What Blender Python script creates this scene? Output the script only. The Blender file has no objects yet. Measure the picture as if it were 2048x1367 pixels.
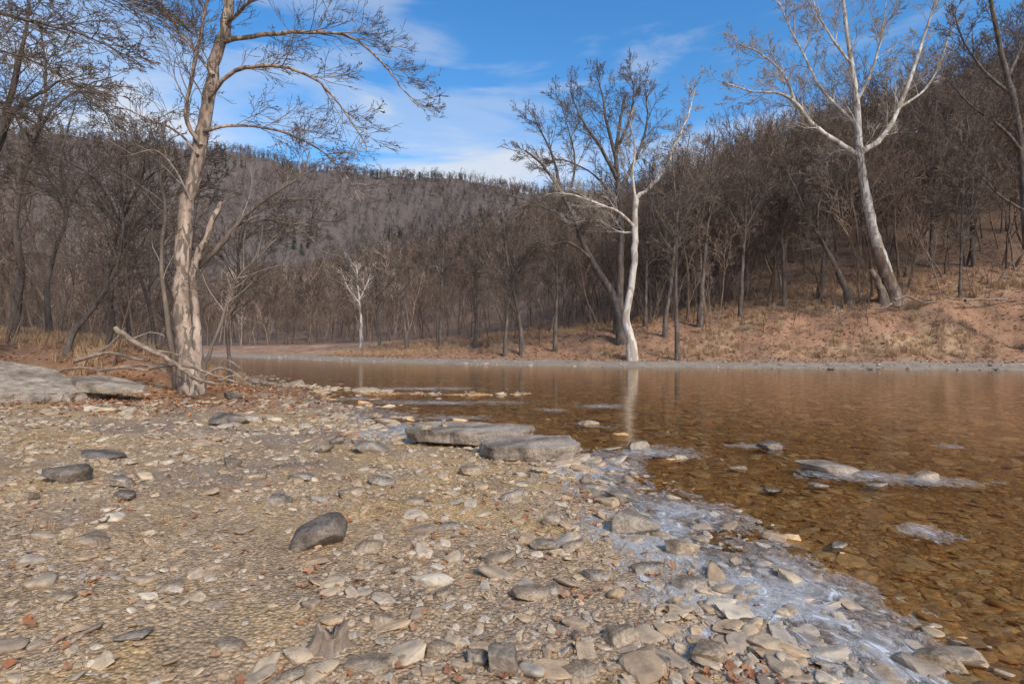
import bpy, bmesh, math, random
import numpy as np
from mathutils import Vector
R = np.random.RandomState(7)
scene = bpy.context.scene
CAMZ=1.6; F=1138.0; HOR=690.0
def W(px,py,d): return ((px-1024)/F*d, d, CAMZ-(py-HOR)/F*d)

# ---------------------------------------------------------------- noise
G = R.rand(256,256)
def vn(x,y):
    xi=np.floor(x).astype(int); yi=np.floor(y).astype(int)
    fx=x-xi; fy=y-yi; fx=fx*fx*(3-2*fx); fy=fy*fy*(3-2*fy)
    a=G[xi&255,yi&255]; b=G[(xi+1)&255,yi&255]; c=G[xi&255,(yi+1)&255]; d=G[(xi+1)&255,(yi+1)&255]
    return (a*(1-fx)+b*fx)*(1-fy)+(c*(1-fx)+d*fx)*fy
def fbm(x,y,o=4):
    s=0;a=.5
    for i in range(o):
        s=s+a*vn(x+17.3*i,y+9.1*i); x=x*2.03; y=y*2.03; a*=.5
    return s/(1-.5**o)
def ss(x,a,b):
    t=np.clip((x-a)/(b-a),0,1); return t*t*(3-2*t)
def sdpoly(x,y,poly):
    d=np.full(x.shape,1e9); ins=np.zeros(x.shape,bool)
    n=len(poly)
    for i in range(n):
        ax,ay=poly[i]; bx,by=poly[(i+1)%n]
        ex,ey=bx-ax,by-ay
        t=np.clip(((x-ax)*ex+(y-ay)*ey)/(ex*ex+ey*ey),0,1)
        d=np.minimum(d,np.hypot(x-ax-t*ex,y-ay-t*ey))
        c=((ay>y)!=(by>y))
        xx=ax+(y-ay)*ex/(ey if abs(ey)>1e-9 else 1e-9)
        ins^=(c&(x<xx))
    return np.where(ins,-d,d)
NEAR=[(2.6,-60),(2.1,0),(1.55,2.7),(1.45,4),(1.3,5.3),(1.15,6.7),(0.8,8.2),(-0.6,9.2),(-2.2,10.2),(-3.1,12.1),(-4.4,15),(-6.2,18.2),(-8.8,23),(-15.2,33),(-20,38),(-40,52),(-80,72),(-300,140)]
FARP=[(-300,180),(-80,108),(-50,88),(-27,68),(-16,55.5),(-3,46.5),(10,40.5),(22,38.2),(33,36.4),(60,33),(100,22),(300,-20),(300,-60)]
RIVER=NEAR+FARP
TERR=[(-60,0),(-30,8),(-18,12.5),(-13,15.2),(-9.9,16.0),(-9.0,17.7),(-11,22),(-18,33),(-24,38),(-42,49),(-82,67),(-300,130),(-300,0)]
fx=[p[0] for p in FARP]; fy=[p[1] for p in FARP]
tk=[-1.2,-.9,-.6,-.3,0,.2,.375,.6,.9,1.2]
RC=[360,360,350,330,260,220,180,140,110,100]
HC=[22,24,26,36,48,52,52,50,48,46]
HM=[284,268,246,216,188,170,160,150,140,130]
BKx=[-80,-25,-5,10,20,32,43,60]
BKh=[1.2,1.6,2.2,3.2,4.2,5.6,6.8,7.5]
def H(x,y):
    x=np.asarray(x,float); y=np.asarray(y,float)
    sd=sdpoly(x,y,RIVER)
    w=(fbm(x*.35,y*.35,3)-.5)
    sd=sd+w*np.clip(np.abs(y)*.06,.3,1.6)
    B=np.interp(x,fx,fy)
    far=(y>B-4.0)
    d=-sd
    bed=-(0.02+0.022*d)+0.02*(fbm(x*2,y*2)-.5)
    bed=np.maximum(bed,-.5)
    n1=fbm(x*1.6,y*1.6,4)-.5; n2=fbm(x*7,y*7,3)-.5
    near=0.022*np.clip(sd,0,1.2)+0.055*np.clip(sd-1.2,0,9)+.008*np.clip(sd-10,0,200)
    near=near+0.08*n1*ss(sd,-.2,2.5)+.02*n2
    td=-sdpoly(x,y,TERR)+1.2*(fbm(x*.8+5,y*.8,3)-.5)
    near=near+1.2*ss(td,-1.6,3.6)*(0.8+.5*fbm(x*.5,y*.5))+.7*ss(td,3,14)+.12*n1*ss(td,-3,0)
    s=sd
    bt=np.interp(x,BKx,BKh)
    fr=.38*ss(s,0,2.6)+(bt-.38)*ss(s+1.2*w,2.2,13)+ .3*(fbm(x*.5,y*.9,4)-.5)*ss(s,2,6)
    yy=np.maximum(y,20); t=np.clip(x/yy,-1.2,1.2)
    rc=np.interp(t,tk,RC); hc=np.interp(t,tk,HC); hm=np.interp(t,tk,HM)
    f=np.clip((y-(B+13))/(rc-B-13),0,1)
    ex=np.interp(t,[-1,-.2,.2,.5],[1.5,1.5,1.3,1.05])
    hill=(hc-bt)*f**ex
    mt=ss(y,rc+20,720)
    hill=hill+(hm-hc)*mt
    hill=hill+ (fbm(x*.012+3,y*.012,4)-.5)*34*ss(y,150,420) + (fbm(x*.05,y*.05,3)-.5)*5*ss(f,0,.3)
    fr=fr+hill
    k=ss(sd,-.15,.12)
    z=np.where(far,np.where(sd>0,fr,bed),bed*(1-k)+near*k)
    bx=np.clip(x,-4.6,.4); by=18.6+.25*np.sin(x*1.3)
    bd=np.hypot(x-bx,(y-by))
    z=np.maximum(z,np.where(far,-9,.03-(bd/.5)**2*.13+.16*n1))
    return z,sd,far,td
def Hz(x,y): return float(H(np.array([x]),np.array([y]))[0][0])

# ---------------------------------------------------------------- materials
def newmat(name):
    m=bpy.data.materials.new(name); m.use_nodes=True; nt=m.node_tree
    for n in list(nt.nodes): nt.nodes.remove(n)
    o=nt.nodes.new('ShaderNodeOutputMaterial'); return m,nt,o
def N(nt,t,**k):
    n=nt.nodes.new(t)
    for a,v in k.items():
        if a=='inp':
            for i,vv in v.items(): n.inputs[i].default_value=vv
        else: setattr(n,a,v)
    return n
def ramp(nt,stops,src,interp='LINEAR'):
    r=nt.nodes.new('ShaderNodeValToRGB'); r.color_ramp.interpolation=interp
    e=r.color_ramp.elements
    while len(e)<len(stops): e.new(.5)
    for i,(p,c) in enumerate(stops):
        e[i].position=p; e[i].color=(c[0],c[1],c[2],1)
    nt.links.new(src,r.inputs[0]); return r
def mixc(nt,a,b,f,mode='MIX'):
    m=nt.nodes.new('ShaderNodeMix'); m.data_type='RGBA'; m.blend_type=mode
    for s,v in ((0,f),(6,a),(7,b)):
        if isinstance(v,(int,float)): m.inputs[s].default_value=v
        elif isinstance(v,tuple): m.inputs[s].default_value=(*v,1)
        else: nt.links.new(v,m.inputs[s])
    return m.outputs[2]
def mth(nt,op,a,b=0.0,clamp=False):
    m=nt.nodes.new('ShaderNodeMath'); m.operation=op; m.use_clamp=clamp
    for i,v in enumerate((a,b)):
        if isinstance(v,(int,float)): m.inputs[i].default_value=v
        else: nt.links.new(v,m.inputs[i])
    return m.outputs[0]
def bark(name,cols,scale=3,rnd=True,bump=.5,patch=None,zstretch=.35):
    m,nt,o=newmat(name); b=N(nt,'ShaderNodeBsdfPrincipled',inp={'Roughness':.9})
    b.inputs['Specular IOR Level'].default_value=.15
    tc=N(nt,'ShaderNodeTexCoord'); mp=N(nt,'ShaderNodeMapping'); mp.inputs['Scale'].default_value=(1,1,zstretch)
    nt.links.new(tc.outputs['Object'],mp.inputs[0])
    n=N(nt,'ShaderNodeTexNoise',inp={'Scale':scale,'Detail':6,'Roughness':.65}); nt.links.new(mp.outputs[0],n.inputs['Vector'])
    r=ramp(nt,[(.3,cols[0]),(.5,cols[1]),(.68,cols[2])],n.outputs[0])
    c=r.outputs[0]
    if patch:
        v=N(nt,'ShaderNodeTexNoise',inp={'Scale':scale*2.1,'Detail':3,'Roughness':.5,'Distortion':.6}); nt.links.new(mp.outputs[0],v.inputs['Vector'])
        rr=ramp(nt,[(.50,(0,0,0)),(.54,(1,1,1))],v.outputs[0])
        c=mixc(nt,c,patch,rr.outputs[0])
    if rnd:
        oi=N(nt,'ShaderNodeObjectInfo')
        r2=ramp(nt,[(0,(.5,.45,.42)),(.45,(.85,.8,.78)),(.85,(1.15,1.08,1.0)),(.95,(1.9,1.85,1.8)),(1,(2.1,2.05,2.0))],oi.outputs['Random'])
        c=mixc(nt,c,r2.outputs[0],1.0,'MULTIPLY')
    nt.links.new(c,b.inputs['Base Color'])
    if bump>.15:
        bp=N(nt,'ShaderNodeBump',inp={'Strength':bump,'Distance':.05}); nt.links.new(n.outputs[0],bp.inputs['Height'])
        nt.links.new(bp.outputs[0],b.inputs['Normal'])
    nt.links.new(b.outputs[0],o.inputs[0]); return m
M_dark=bark('dark_bark',[(.055,.042,.034),(.12,.094,.077),(.21,.175,.148)],4,False)
M_twig=bark('twig',[(.10,.074,.056),(.17,.13,.10),(.25,.195,.155)],4,False,.1)
M_twigl=bark('pale_twig',[(.22,.18,.14),(.36,.30,.24),(.48,.42,.35)],2,False,.1)
M_for=bark('forest_bark',[(.085,.06,.045),(.175,.13,.10),(.27,.212,.17)],1.5,True,.1)
M_farb=bark('hill_forest_bark',[(.115,.083,.064),(.17,.128,.10),(.235,.185,.152)],.6,True,.1)
M_mtn=bark('mountain_forest_bark',[(.098,.079,.070),(.13,.106,.096),(.17,.143,.132)],.6,True,.1)
M_sycw=bark('pale_sycamore_bark',[(.38,.32,.26),(.60,.54,.47),(.70,.66,.59)],1.2,False,.3,(.36,.29,.23))
M_sycl=bark('mottled_sycamore_bark',[(.20,.14,.10),(.38,.28,.215),(.56,.46,.37)],3.6,False,.8,(.17,.13,.10))
M_sycb=bark('brown_sycamore_base',[(.10,.07,.05),(.2,.14,.10),(.38,.3,.24)],2.5,False,.6)
M_wood=bark('driftwood',[(.13,.09,.065),(.25,.185,.135),(.40,.32,.25)],6,False,.6,None,1)
M_green=bark('evergreen',[(.02,.032,.02),(.04,.058,.032),(.06,.08,.045)],2,False,.1)

def stonemat(name,stops,scale=9,rough=.85,bump=.4,rnd=True):
    m,nt,o=newmat(name); b=N(nt,'ShaderNodeBsdfPrincipled',inp={'Roughness':rough})
    b.inputs['Specular IOR Level'].default_value=.3
    tc=N(nt,'ShaderNodeTexCoord')
    n=N(nt,'ShaderNodeTexNoise',inp={'Scale':scale,'Detail':7,'Roughness':.68}); nt.links.new(tc.outputs['Object'],n.inputs['Vector'])
    if rnd:
        oi=N(nt,'ShaderNodeObjectInfo'); c=ramp(nt,stops,oi.outputs['Random']).outputs[0]
        r=ramp(nt,[(.3,(.55,.53,.5)),(.5,(1,1,1)),(.7,(1.35,1.32,1.25))],n.outputs[0])
        c=mixc(nt,c,r.outputs[0],1.0,'MULTIPLY')
        nt.links.new(c,b.inputs['Base Color'])
    else:
        c=ramp(nt,stops,n.outputs[0]).outputs[0]
        n3=N(nt,'ShaderNodeTexNoise',inp={'Scale':scale*.35,'Detail':4}); nt.links.new(tc.outputs['Object'],n3.inputs['Vector'])
        r=ramp(nt,[(.35,(.55,.53,.5)),(.6,(1.2,1.15,1.08))],n3.outputs[0])
        c=mixc(nt,c,r.outputs[0],1.0,'MULTIPLY')
        n4=N(nt,'ShaderNodeTexNoise',inp={'Scale':scale*9,'Detail':3}); nt.links.new(tc.outputs['Object'],n4.inputs['Vector'])
        c=mixc(nt,c,ramp(nt,[(.3,(.55,.55,.55)),(.5,(1,1,1)),(.7,(1.3,1.3,1.25))],n4.outputs[0]).outputs[0],.8,'MULTIPLY')
        nt.links.new(c,b.inputs['Base Color'])
        n2=N(nt,'ShaderNodeTexNoise',inp={'Scale':scale*2.5,'Detail':8,'Roughness':.75}); nt.links.new(tc.outputs['Object'],n2.inputs['Vector'])
        bp=N(nt,'ShaderNodeBump',inp={'Strength':bump,'Distance':.04}); nt.links.new(n2.outputs[0],bp.inputs['Height'])
        nt.links.new(bp.outputs[0],b.inputs['Normal'])
    nt.links.new(b.outputs[0],o.inputs[0]); return m
M_peb=stonemat('pebble_stone',[(0,(.48,.335,.20)),(.2,(.35,.24,.15)),(.4,(.46,.35,.235)),(.55,(.26,.19,.135)),(.7,(.54,.405,.26)),(.85,(.36,.295,.235)),(.95,(.58,.475,.345)),(1,(.18,.135,.105))],1.2)
M_bed=stonemat('riverbed_stone',[(0,(.74,.43,.17)),(.3,(.52,.29,.12)),(.5,(.80,.52,.26)),(.7,(.34,.19,.085)),(.85,(.62,.42,.25)),(1,(.8,.6,.36))],1.2,.6)
M_pale=stonemat('shore_stone',[(0,(.36,.31,.26)),(.3,(.25,.2,.165)),(.6,(.42,.37,.31)),(1,(.2,.16,.13))],1.2)
M_rock=stonemat('weathered_sandstone',[(.3,(.15,.115,.09)),(.5,(.33,.27,.215)),(.7,(.46,.39,.32))],5,.85,.9,False)
M_rockd=stonemat('dark_rock',[(.3,(.08,.066,.054)),(.5,(.19,.155,.128)),(.7,(.33,.275,.225))],6,.85,.9,False)
M_rockt=stonemat('tan_rock',[(.3,(.22,.16,.11)),(.5,(.40,.305,.215)),(.7,(.52,.42,.31))],7,.85,.9,False)

def simple_rand(name,stops,rough=.85):
    m,nt,o=newmat(name); b=N(nt,'ShaderNodeBsdfPrincipled',inp={'Roughness':rough}); b.inputs['Specular IOR Level'].default_value=.15
    oi=N(nt,'ShaderNodeObjectInfo'); c=ramp(nt,stops,oi.outputs['Random']).outputs[0]
    nt.links.new(c,b.inputs['Base Color']); nt.links.new(b.outputs[0],o.inputs[0]); return m
M_leaf=simple_rand('dead_leaf',[(0,(.30,.12,.055)),(.4,(.40,.20,.10)),(.7,(.24,.11,.06)),(1,(.46,.29,.17))])
M_grass=simple_rand('dry_grass',[(0,(.40,.25,.14)),(.5,(.50,.34,.2)),(1,(.32,.19,.11))])

# ---------------------------------------------------------------- mesh helpers
def mesh_np(name,verts,faces,mats=[],smooth=False,matidx=None):
    me=bpy.data.meshes.new(name); verts=np.asarray(verts,np.float32); faces=np.asarray(faces,np.int32)
    me.vertices.add(len(verts)); me.vertices.foreach_set('co',verts.ravel())
    k=faces.shape[1]; me.loops.add(faces.size); me.loops.foreach_set('vertex_index',faces.ravel())
    me.polygons.add(len(faces)); me.polygons.foreach_set('loop_start',np.arange(0,faces.size,k,dtype=np.int32))
    if matidx is not None: me.polygons.foreach_set('material_index',np.asarray(matidx,np.int32))
    for m in mats: me.materials.append(m)
    me.update(calc_edges=True)
    me.polygons.foreach_set('use_smooth',np.full(len(faces),bool(smooth)))
    return me
def obj(name,me,coll=None,parent=None):
    o=bpy.data.objects.new(name,me)
    (coll or scene.collection).objects.link(o)
    if parent: o.parent=parent
    return o
def tubes(polys):
    groups={}
    for p,r,l,m in polys:
        sides=10 if l==0 else 6 if l==1 else 4 if l==2 else 3
        groups.setdefault((len(p),sides,m),[]).append((p,r))
    V=[];Fc=[];MI=[];off=0
    for (n,s,m),lst in groups.items():
        P=np.array([a for a,b in lst],float); Rr=np.array([b for a,b in lst],float)
        T=np.gradient(P,axis=1); T/=np.linalg.norm(T,axis=2,keepdims=True)+1e-9
        md=np.abs(P[:,-1]-P[:,0]); ref=np.eye(3)[np.argmin(md,axis=1)][:,None,:]
        U=np.cross(T,ref); U/=np.linalg.norm(U,axis=2,keepdims=True)+1e-9
        Vv=np.cross(T,U)
        a=np.arange(s)/s*2*math.pi
        vv=P[:,:,None,:]+Rr[:,:,None,None]*(np.cos(a)[None,None,:,None]*U[:,:,None,:]+np.sin(a)[None,None,:,None]*Vv[:,:,None,:])
        b=len(lst); V.append(vv.reshape(-1,3))
        base=(np.arange(b)*n*s)[:,None,None]; i=(np.arange(n-1)*s)[None,:,None]; j=np.arange(s)[None,None,:]; j2=(j+1)%s
        q=np.stack([base+i+j,base+i+j2,base+i+s+j2,base+i+s+j],-1).reshape(-1,4)+off
        Fc.append(q); MI.append(np.full(len(q),m)); off+=b*n*s
    return np.concatenate(V),np.concatenate(Fc),np.concatenate(MI)
def rnd_unit(rg):
    while True:
        v=(rg.uniform(-1,1),rg.uniform(-1,1),rg.uniform(-1,1)); l=math.sqrt(v[0]**2+v[1]**2+v[2]**2)
        if .1<l<1: return (v[0]/l,v[1]/l,v[2]/l)
def nrm(v):
    l=math.sqrt(v[0]**2+v[1]**2+v[2]**2)+1e-9; return (v[0]/l,v[1]/l,v[2]/l)
def deflect(t,ang,rg):
    q=rnd_unit(rg); d=q[0]*t[0]+q[1]*t[1]+q[2]*t[2]; q=nrm((q[0]-d*t[0],q[1]-d*t[1],q[2]-d*t[2]))
    c,s=math.cos(ang),math.sin(ang); return (t[0]*c+q[0]*s,t[1]*c+q[1]*s,t[2]*c+q[2]*s)
def grow(out,p,d,L,r,lvl,rg,P):
    n=P['n'][min(lvl,len(P['n'])-1)]
    pts=[p]; rad=[r]; st=L/(n-1); rmin=P['rmin']; wob=P['wob']
    up=P['up'][min(lvl,len(P['up'])-1)]
    for i in range(1,n):
        q=rnd_unit(rg)
        d=nrm((d[0]+q[0]*wob,d[1]+q[1]*wob,d[2]+q[2]*wob+up))
        p=(p[0]+d[0]*st,p[1]+d[1]*st,p[2]+d[2]*st); pts.append(p)
        rad.append(max(rmin*.6,r+(rmin-r)*(i/(n-1))**.8))
    out.append((pts,rad,lvl,P['mat'][min(lvl,len(P['mat'])-1)]))
    kids(out,pts,rad,L,lvl,rg,P)
def kids(out,pts,rad,L,lvl,rg,P,nk=None,u0=None,Lc=None):
    if lvl>=len(P['nk']) and nk is None: return
    nk=P['nk'][lvl] if nk is None else nk
    u0=P['u0'][min(lvl,len(P['u0'])-1)] if u0 is None else u0
    n=len(pts)
    for k in range(nk):
        u=u0+(1-u0)*(k+rg.random())/nk; f=u*(n-1); i=min(int(f),n-2); w=f-i
        a,b=pts[i],pts[i+1]
        pos=(a[0]+(b[0]-a[0])*w,a[1]+(b[1]-a[1])*w,a[2]+(b[2]-a[2])*w)
        t=nrm((b[0]-a[0],b[1]-a[1],b[2]-a[2]))
        cd=deflect(t,rg.uniform(*P['ang']),rg)
        if cd[2]<-.3: cd=nrm((cd[0],cd[1],cd[2]*.3))
        rr=rad[i]+(rad[i+1]-rad[i])*w
        l2=(Lc if Lc else L*rg.uniform(*P['lr']))*(1.15-.55*u)*rg.uniform(.7,1.25)
        grow(out,pos,cd,l2,max(P['rmin'],min(rr*.7,l2*P.get('rl',.016))),lvl+1,rg,P)
def make_tree(name,height,seed,P,mats,r0,coll,lean=.1):
    rg=random.Random(seed); out=[]
    d=nrm((rg.uniform(-lean,lean),rg.uniform(-lean,lean),1))
    grow(out,(0,0,-.5),d,height,r0,0,rg,P)
    v,f,m=tubes([(p,r,min(l+P.get('slim',0),3),mm) for p,r,l,mm in out]); me=mesh_np(name,v,f,mats,False,m)
    return obj(name,me,coll)
def spline(pts,sub=4):
    P=np.array(pts,float); n=len(P); out=[]
    for i in range(n-1):
        p0=P[max(i-1,0)];p1=P[i];p2=P[i+1];p3=P[min(i+2,n-1)]
        for k in range(sub):
            t=k/sub; out.append(.5*((2*p1)+(-p0+p2)*t+(2*p0-5*p1+4*p2-p3)*t*t+(-p0+3*p1-3*p2+p3)*t**3))
    out.append(P[-1]); return np.array(out)
def hero(name,depth,limbs,P,seed):
    rg=random.Random(seed); out=[]
    rs=np.random.RandomState(seed)
    for pts,r0,r1,nk,kl,u0,mt in limbs:
        w=[W(a[0],a[1],depth+(a[2] if len(a)>2 else 0)) for a in pts]
        sp=spline(w,5); k=len(sp)
        jit=rs.normal(0,1,(k,3))*(min(r0,.2)*.10+.004); jit[0]=0; sp=sp+jit
        rad=[(r0+(r1-r0)*(i/(k-1))**.85)*rs.uniform(.94,1.06) for i in range(k)]
        if mt[1]: rad=[r*(1+.55*math.exp(-i/1.6)) for i,r in enumerate(rad)]
        pl=[tuple(q) for q in sp]
        if mt[1]: pl[0]=(pl[0][0],pl[0][1],Hz(pl[0][0],pl[0][1])-.35)
        out.append((pl,rad,0,mt[0]))
        if nk: kids(out,pl,rad,1,0,rg,P,nk,u0,kl)
    return out
def finish(name,out,mats):
    v,f,m=tubes(out); return obj(name,mesh_np(name,v,f,mats,True,m))

# ---------------------------------------------------------------- ground
ang=np.concatenate([np.radians(np.arange(-82,82,.36)),np.radians(np.arange(82,278,4.0))])
rr=.5*(1600/.5)**(np.arange(0,430)/429)
A,RR=np.meshgrid(ang,rr)
X=np.sin(A)*RR; Y=np.cos(A)*RR
xf=X.ravel(); yf=Y.ravel()
z,sd,far,td=H(xf,yf)
nA=len(ang); nR=len(rr)
v=np.stack([xf,yf,z],1)
ii,jj=np.meshgrid(np.arange(nR-1),np.arange(nA),indexing='ij'); j2=(jj+1)%nA
fq=np.stack([ii*nA+jj,(ii+1)*nA+jj,(ii+1)*nA+j2,ii*nA+j2],-1).reshape(-1,4)
def C(*c): return np.array(c)[None,:]
def L3(a,b,t): return a*(1-t[:,None])+b*t[:,None]
nz=fbm(xf*.6,yf*.6); nz2=fbm(xf*2.3+4,yf*2.3); nz3=fbm(xf*.25+9,yf*.4)
col=L3(C(.43,.31,.195)+0*v,C(.50,.345,.175),ss(nz,.5,.64)*ss(nz2,.36,.58))
col=L3(col,C(.36,.275,.20),ss(1-nz,.52,.64))
lf=ss(td,-5.0,-1.2)*ss(nz2,.26,.46)
col=L3(col,C(.32,.165,.085),lf)
col=L3(col,C(.24,.14,.085),ss(td,.2,1.8))
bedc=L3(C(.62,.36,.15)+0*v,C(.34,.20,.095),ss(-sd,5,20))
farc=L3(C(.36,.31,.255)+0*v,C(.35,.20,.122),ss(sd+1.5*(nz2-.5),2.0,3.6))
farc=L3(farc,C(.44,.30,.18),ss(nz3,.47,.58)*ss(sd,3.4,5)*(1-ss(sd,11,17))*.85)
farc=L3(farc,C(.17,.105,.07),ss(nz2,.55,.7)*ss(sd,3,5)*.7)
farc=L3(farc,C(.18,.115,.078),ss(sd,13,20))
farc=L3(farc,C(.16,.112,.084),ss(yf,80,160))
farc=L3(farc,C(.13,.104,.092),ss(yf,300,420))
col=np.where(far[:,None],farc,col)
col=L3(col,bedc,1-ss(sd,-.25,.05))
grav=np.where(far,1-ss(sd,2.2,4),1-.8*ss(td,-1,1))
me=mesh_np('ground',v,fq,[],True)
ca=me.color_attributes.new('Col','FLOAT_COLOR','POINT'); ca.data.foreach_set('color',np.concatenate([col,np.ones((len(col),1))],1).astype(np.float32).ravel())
ga=me.attributes.new('grav','FLOAT','POINT'); ga.data.foreach_set('value',grav.astype(np.float32))
m,nt,o=newmat('river_bank_ground')
b=N(nt,'ShaderNodeBsdfPrincipled',inp={'Roughness':.92}); b.inputs['Specular IOR Level'].default_value=.2
at=N(nt,'ShaderNodeAttribute',attribute_name='Col'); ag=N(nt,'ShaderNodeAttribute',attribute_name='grav')
geo=N(nt,'ShaderNodeNewGeometry')
v1=N(nt,'ShaderNodeTexVoronoi',inp={'Scale':38,'Randomness':1}); v2=N(nt,'ShaderNodeTexVoronoi',inp={'Scale':95})
n1=N(nt,'ShaderNodeTexNoise',inp={'Scale':1.3,'Detail':9,'Roughness':.7}); n2=N(nt,'ShaderNodeTexNoise',inp={'Scale':14,'Detail':6,'Roughness':.75})
for q in (v1,v2,n1,n2): nt.links.new(geo.outputs['Position'],q.inputs['Vector'])
st=[(0,(.5,.45,.42)),(.3,(1.1,1.05,1)),(.6,(.8,.8,.8)),(.85,(1.45,1.4,1.3)),(1,(.7,.6,.5))]
s1=N(nt,'ShaderNodeSeparateColor'); nt.links.new(v1.outputs['Color'],s1.inputs[0])
s2=N(nt,'ShaderNodeSeparateColor'); nt.links.new(v2.outputs['Color'],s2.inputs[0])
r1=ramp(nt,st,s1.outputs[0]); r2=ramp(nt,st,s2.outputs[0])
pm=mixc(nt,r2.outputs[0],r1.outputs[0],ramp(nt,[(.42,(0,0,0)),(.55,(1,1,1))],n2.outputs[0]).outputs[0])
edge=ramp(nt,[(0,(1,1,1)),(.45,(.95,.95,.95)),(.8,(.45,.42,.4))],v1.outputs['Distance'])
pm=mixc(nt,pm,edge.outputs[0],.6,'MULTIPLY')
gm=mixc(nt,(1.0,1.0,1.0),pm,ag.outputs['Fac'])
nv=ramp(nt,[(.3,(.55,.52,.5)),(.5,(1,1,1)),(.68,(1.4,1.35,1.25))],n1.outputs[0])
nv2=ramp(nt,[(.3,(.6,.58,.55)),(.5,(1,1,1)),(.7,(1.35,1.3,1.2))],n2.outputs[0])
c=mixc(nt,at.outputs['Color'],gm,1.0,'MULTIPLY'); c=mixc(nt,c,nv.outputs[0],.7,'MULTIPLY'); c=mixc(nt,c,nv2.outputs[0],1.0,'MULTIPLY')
nt.links.new(c,b.inputs['Base Color'])
hh=mth(nt,'MULTIPLY',v1.outputs['Distance'],-1.0); hh=mth(nt,'ADD',hh,mth(nt,'MULTIPLY',n2.outputs[0],.8))
bp=N(nt,'ShaderNodeBump',inp={'Strength':.8,'Distance':.02}); nt.links.new(hh,bp.inputs['Height']); nt.links.new(bp.outputs[0],b.inputs['Normal'])
nt.links.new(b.outputs[0],o.inputs[0]); me.materials.append(m)
obj('ground',me)

# ---------------------------------------------------------------- water
m,nt,o=newmat('river_water')
tr=N(nt,'ShaderNodeBsdfTransparent'); tr.inputs[0].default_value=(1.0,.90,.70,1)
gl=N(nt,'ShaderNodeBsdfGlossy',inp={'Roughness':.06}); gl.inputs[0].default_value=(1.0,.93,.84,1)
fr=N(nt,'ShaderNodeFresnel',inp={'IOR':1.31})
geo=N(nt,'ShaderNodeNewGeometry'); mp=N(nt,'ShaderNodeMapping'); mp.inputs['Scale'].default_value=(1,1.8,1); nt.links.new(geo.outputs['Position'],mp.inputs[0])
w1=N(nt,'ShaderNodeTexNoise',inp={'Scale':2.6,'Detail':5,'Roughness':.58}); nt.links.new(mp.outputs[0],w1.inputs['Vector'])
bp=N(nt,'ShaderNodeBump',inp={'Strength':.2,'Distance':.03}); nt.links.new(w1.outputs[0],bp.inputs['Height'])
nt.links.new(bp.outputs[0],gl.inputs['Normal']); nt.links.new(bp.outputs[0],fr.inputs['Normal'])
mx=N(nt,'ShaderNodeMixShader'); nt.links.new(fr.outputs[0],mx.inputs[0]); nt.links.new(tr.outputs[0],mx.inputs[1]); nt.links.new(gl.outputs[0],mx.inputs[2]); nt.links.new(mx.outputs[0],o.inputs[0])
me=mesh_np('river_water',[(-300,-60,0),(300,-60,0),(300,182,0),(-300,182,0)],[(0,1,2,3)],[m]); obj('river_water',me)

# ---------------------------------------------------------------- ice
gx=np.arange(-7,11,.06); gy=np.arange(2,24,.06)
XX,YY=np.meshgrid(gx,gy); x=XX.ravel(); y=YY.ravel()
hz,sdi,_,_=H(x,y)
nn=fbm(x*1.1+3,y*1.1,4); nn2=fbm(x*3.1+3,y*3.1,3)
e=ss(sdi,-1.2,-.3)*(1-ss(sdi,.4,1.1))*(1-.5*ss(y,9.5,14))
blobs=[(1200,812,50,5),(1100,820,30,3),(1895,895,45,6),(1850,962,100,12),(1700,952,130,10),(1540,893,75,6),(1280,905,110,14),(1840,1065,70,20),(880,806,170,4),(860,778,150,4),(1340,912,60,7),(1200,850,60,6),(800,832,90,6),(900,836,80,4),(700,800,60,5)]
for bx,by,rx,ry in blobs:
    d=CAMZ*F/(by-HOR); cx=(bx-1024)/F*d; ax=rx/F*d; ay=ry*d/(by-HOR)
    e=np.maximum(e,.85*np.exp(-(((x-cx)/ax)**2+((y-d)/ay)**2)*.9))
e=e*np.clip(-.9+2.6*nn+1.1*(nn2-.1),0,1.15)
nx=len(gx); ny=len(gy)
i,j=np.meshgrid(np.arange(ny-1),np.arange(nx-1),indexing='ij'); q=np.stack([i*nx+j,i*nx+j+1,(i+1)*nx+j+1,(i+1)*nx+j],-1).reshape(-1,4)
q=q[(e[q].max(1)>.15)]
used,inv=np.unique(q,return_inverse=True); q=inv.reshape(-1,4)
me=mesh_np('ice_sheet',np.stack([x[used],y[used],.010+.014*fbm(x[used]*3,y[used]*3)],1),q,[],True)
a=me.attributes.new('edge','FLOAT','POINT'); a.data.foreach_set('value',e[used].astype(np.float32))
m,nt,o=newmat('river_ice')
b=N(nt,'ShaderNodeBsdfPrincipled',inp={'Roughness':.25}); b.inputs['Specular IOR Level'].default_value=.3; tr=N(nt,'ShaderNodeBsdfTransparent')
at=N(nt,'ShaderNodeAttribute',attribute_name='edge'); geo=N(nt,'ShaderNodeNewGeometry')
mp=N(nt,'ShaderNodeMapping'); mp.inputs['Scale'].default_value=(1.5,.8,1); mp.inputs['Rotation'].default_value=(0,0,.5); nt.links.new(geo.outputs['Position'],mp.inputs[0])
a1=N(nt,'ShaderNodeTexNoise',inp={'Scale':5,'Detail':8,'Roughness':.7,'Distortion':1.0})
a3=N(nt,'ShaderNodeTexNoise',inp={'Scale':4,'Detail':5,'Roughness':.5,'Distortion':3.0})
for q_ in (a1,a3): nt.links.new(mp.outputs[0],q_.inputs['Vector'])
ee=mth(nt,'ADD',at.outputs['Fac'],mth(nt,'MULTIPLY',mth(nt,'SUBTRACT',a1.outputs[0],.5),1.9))
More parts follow.
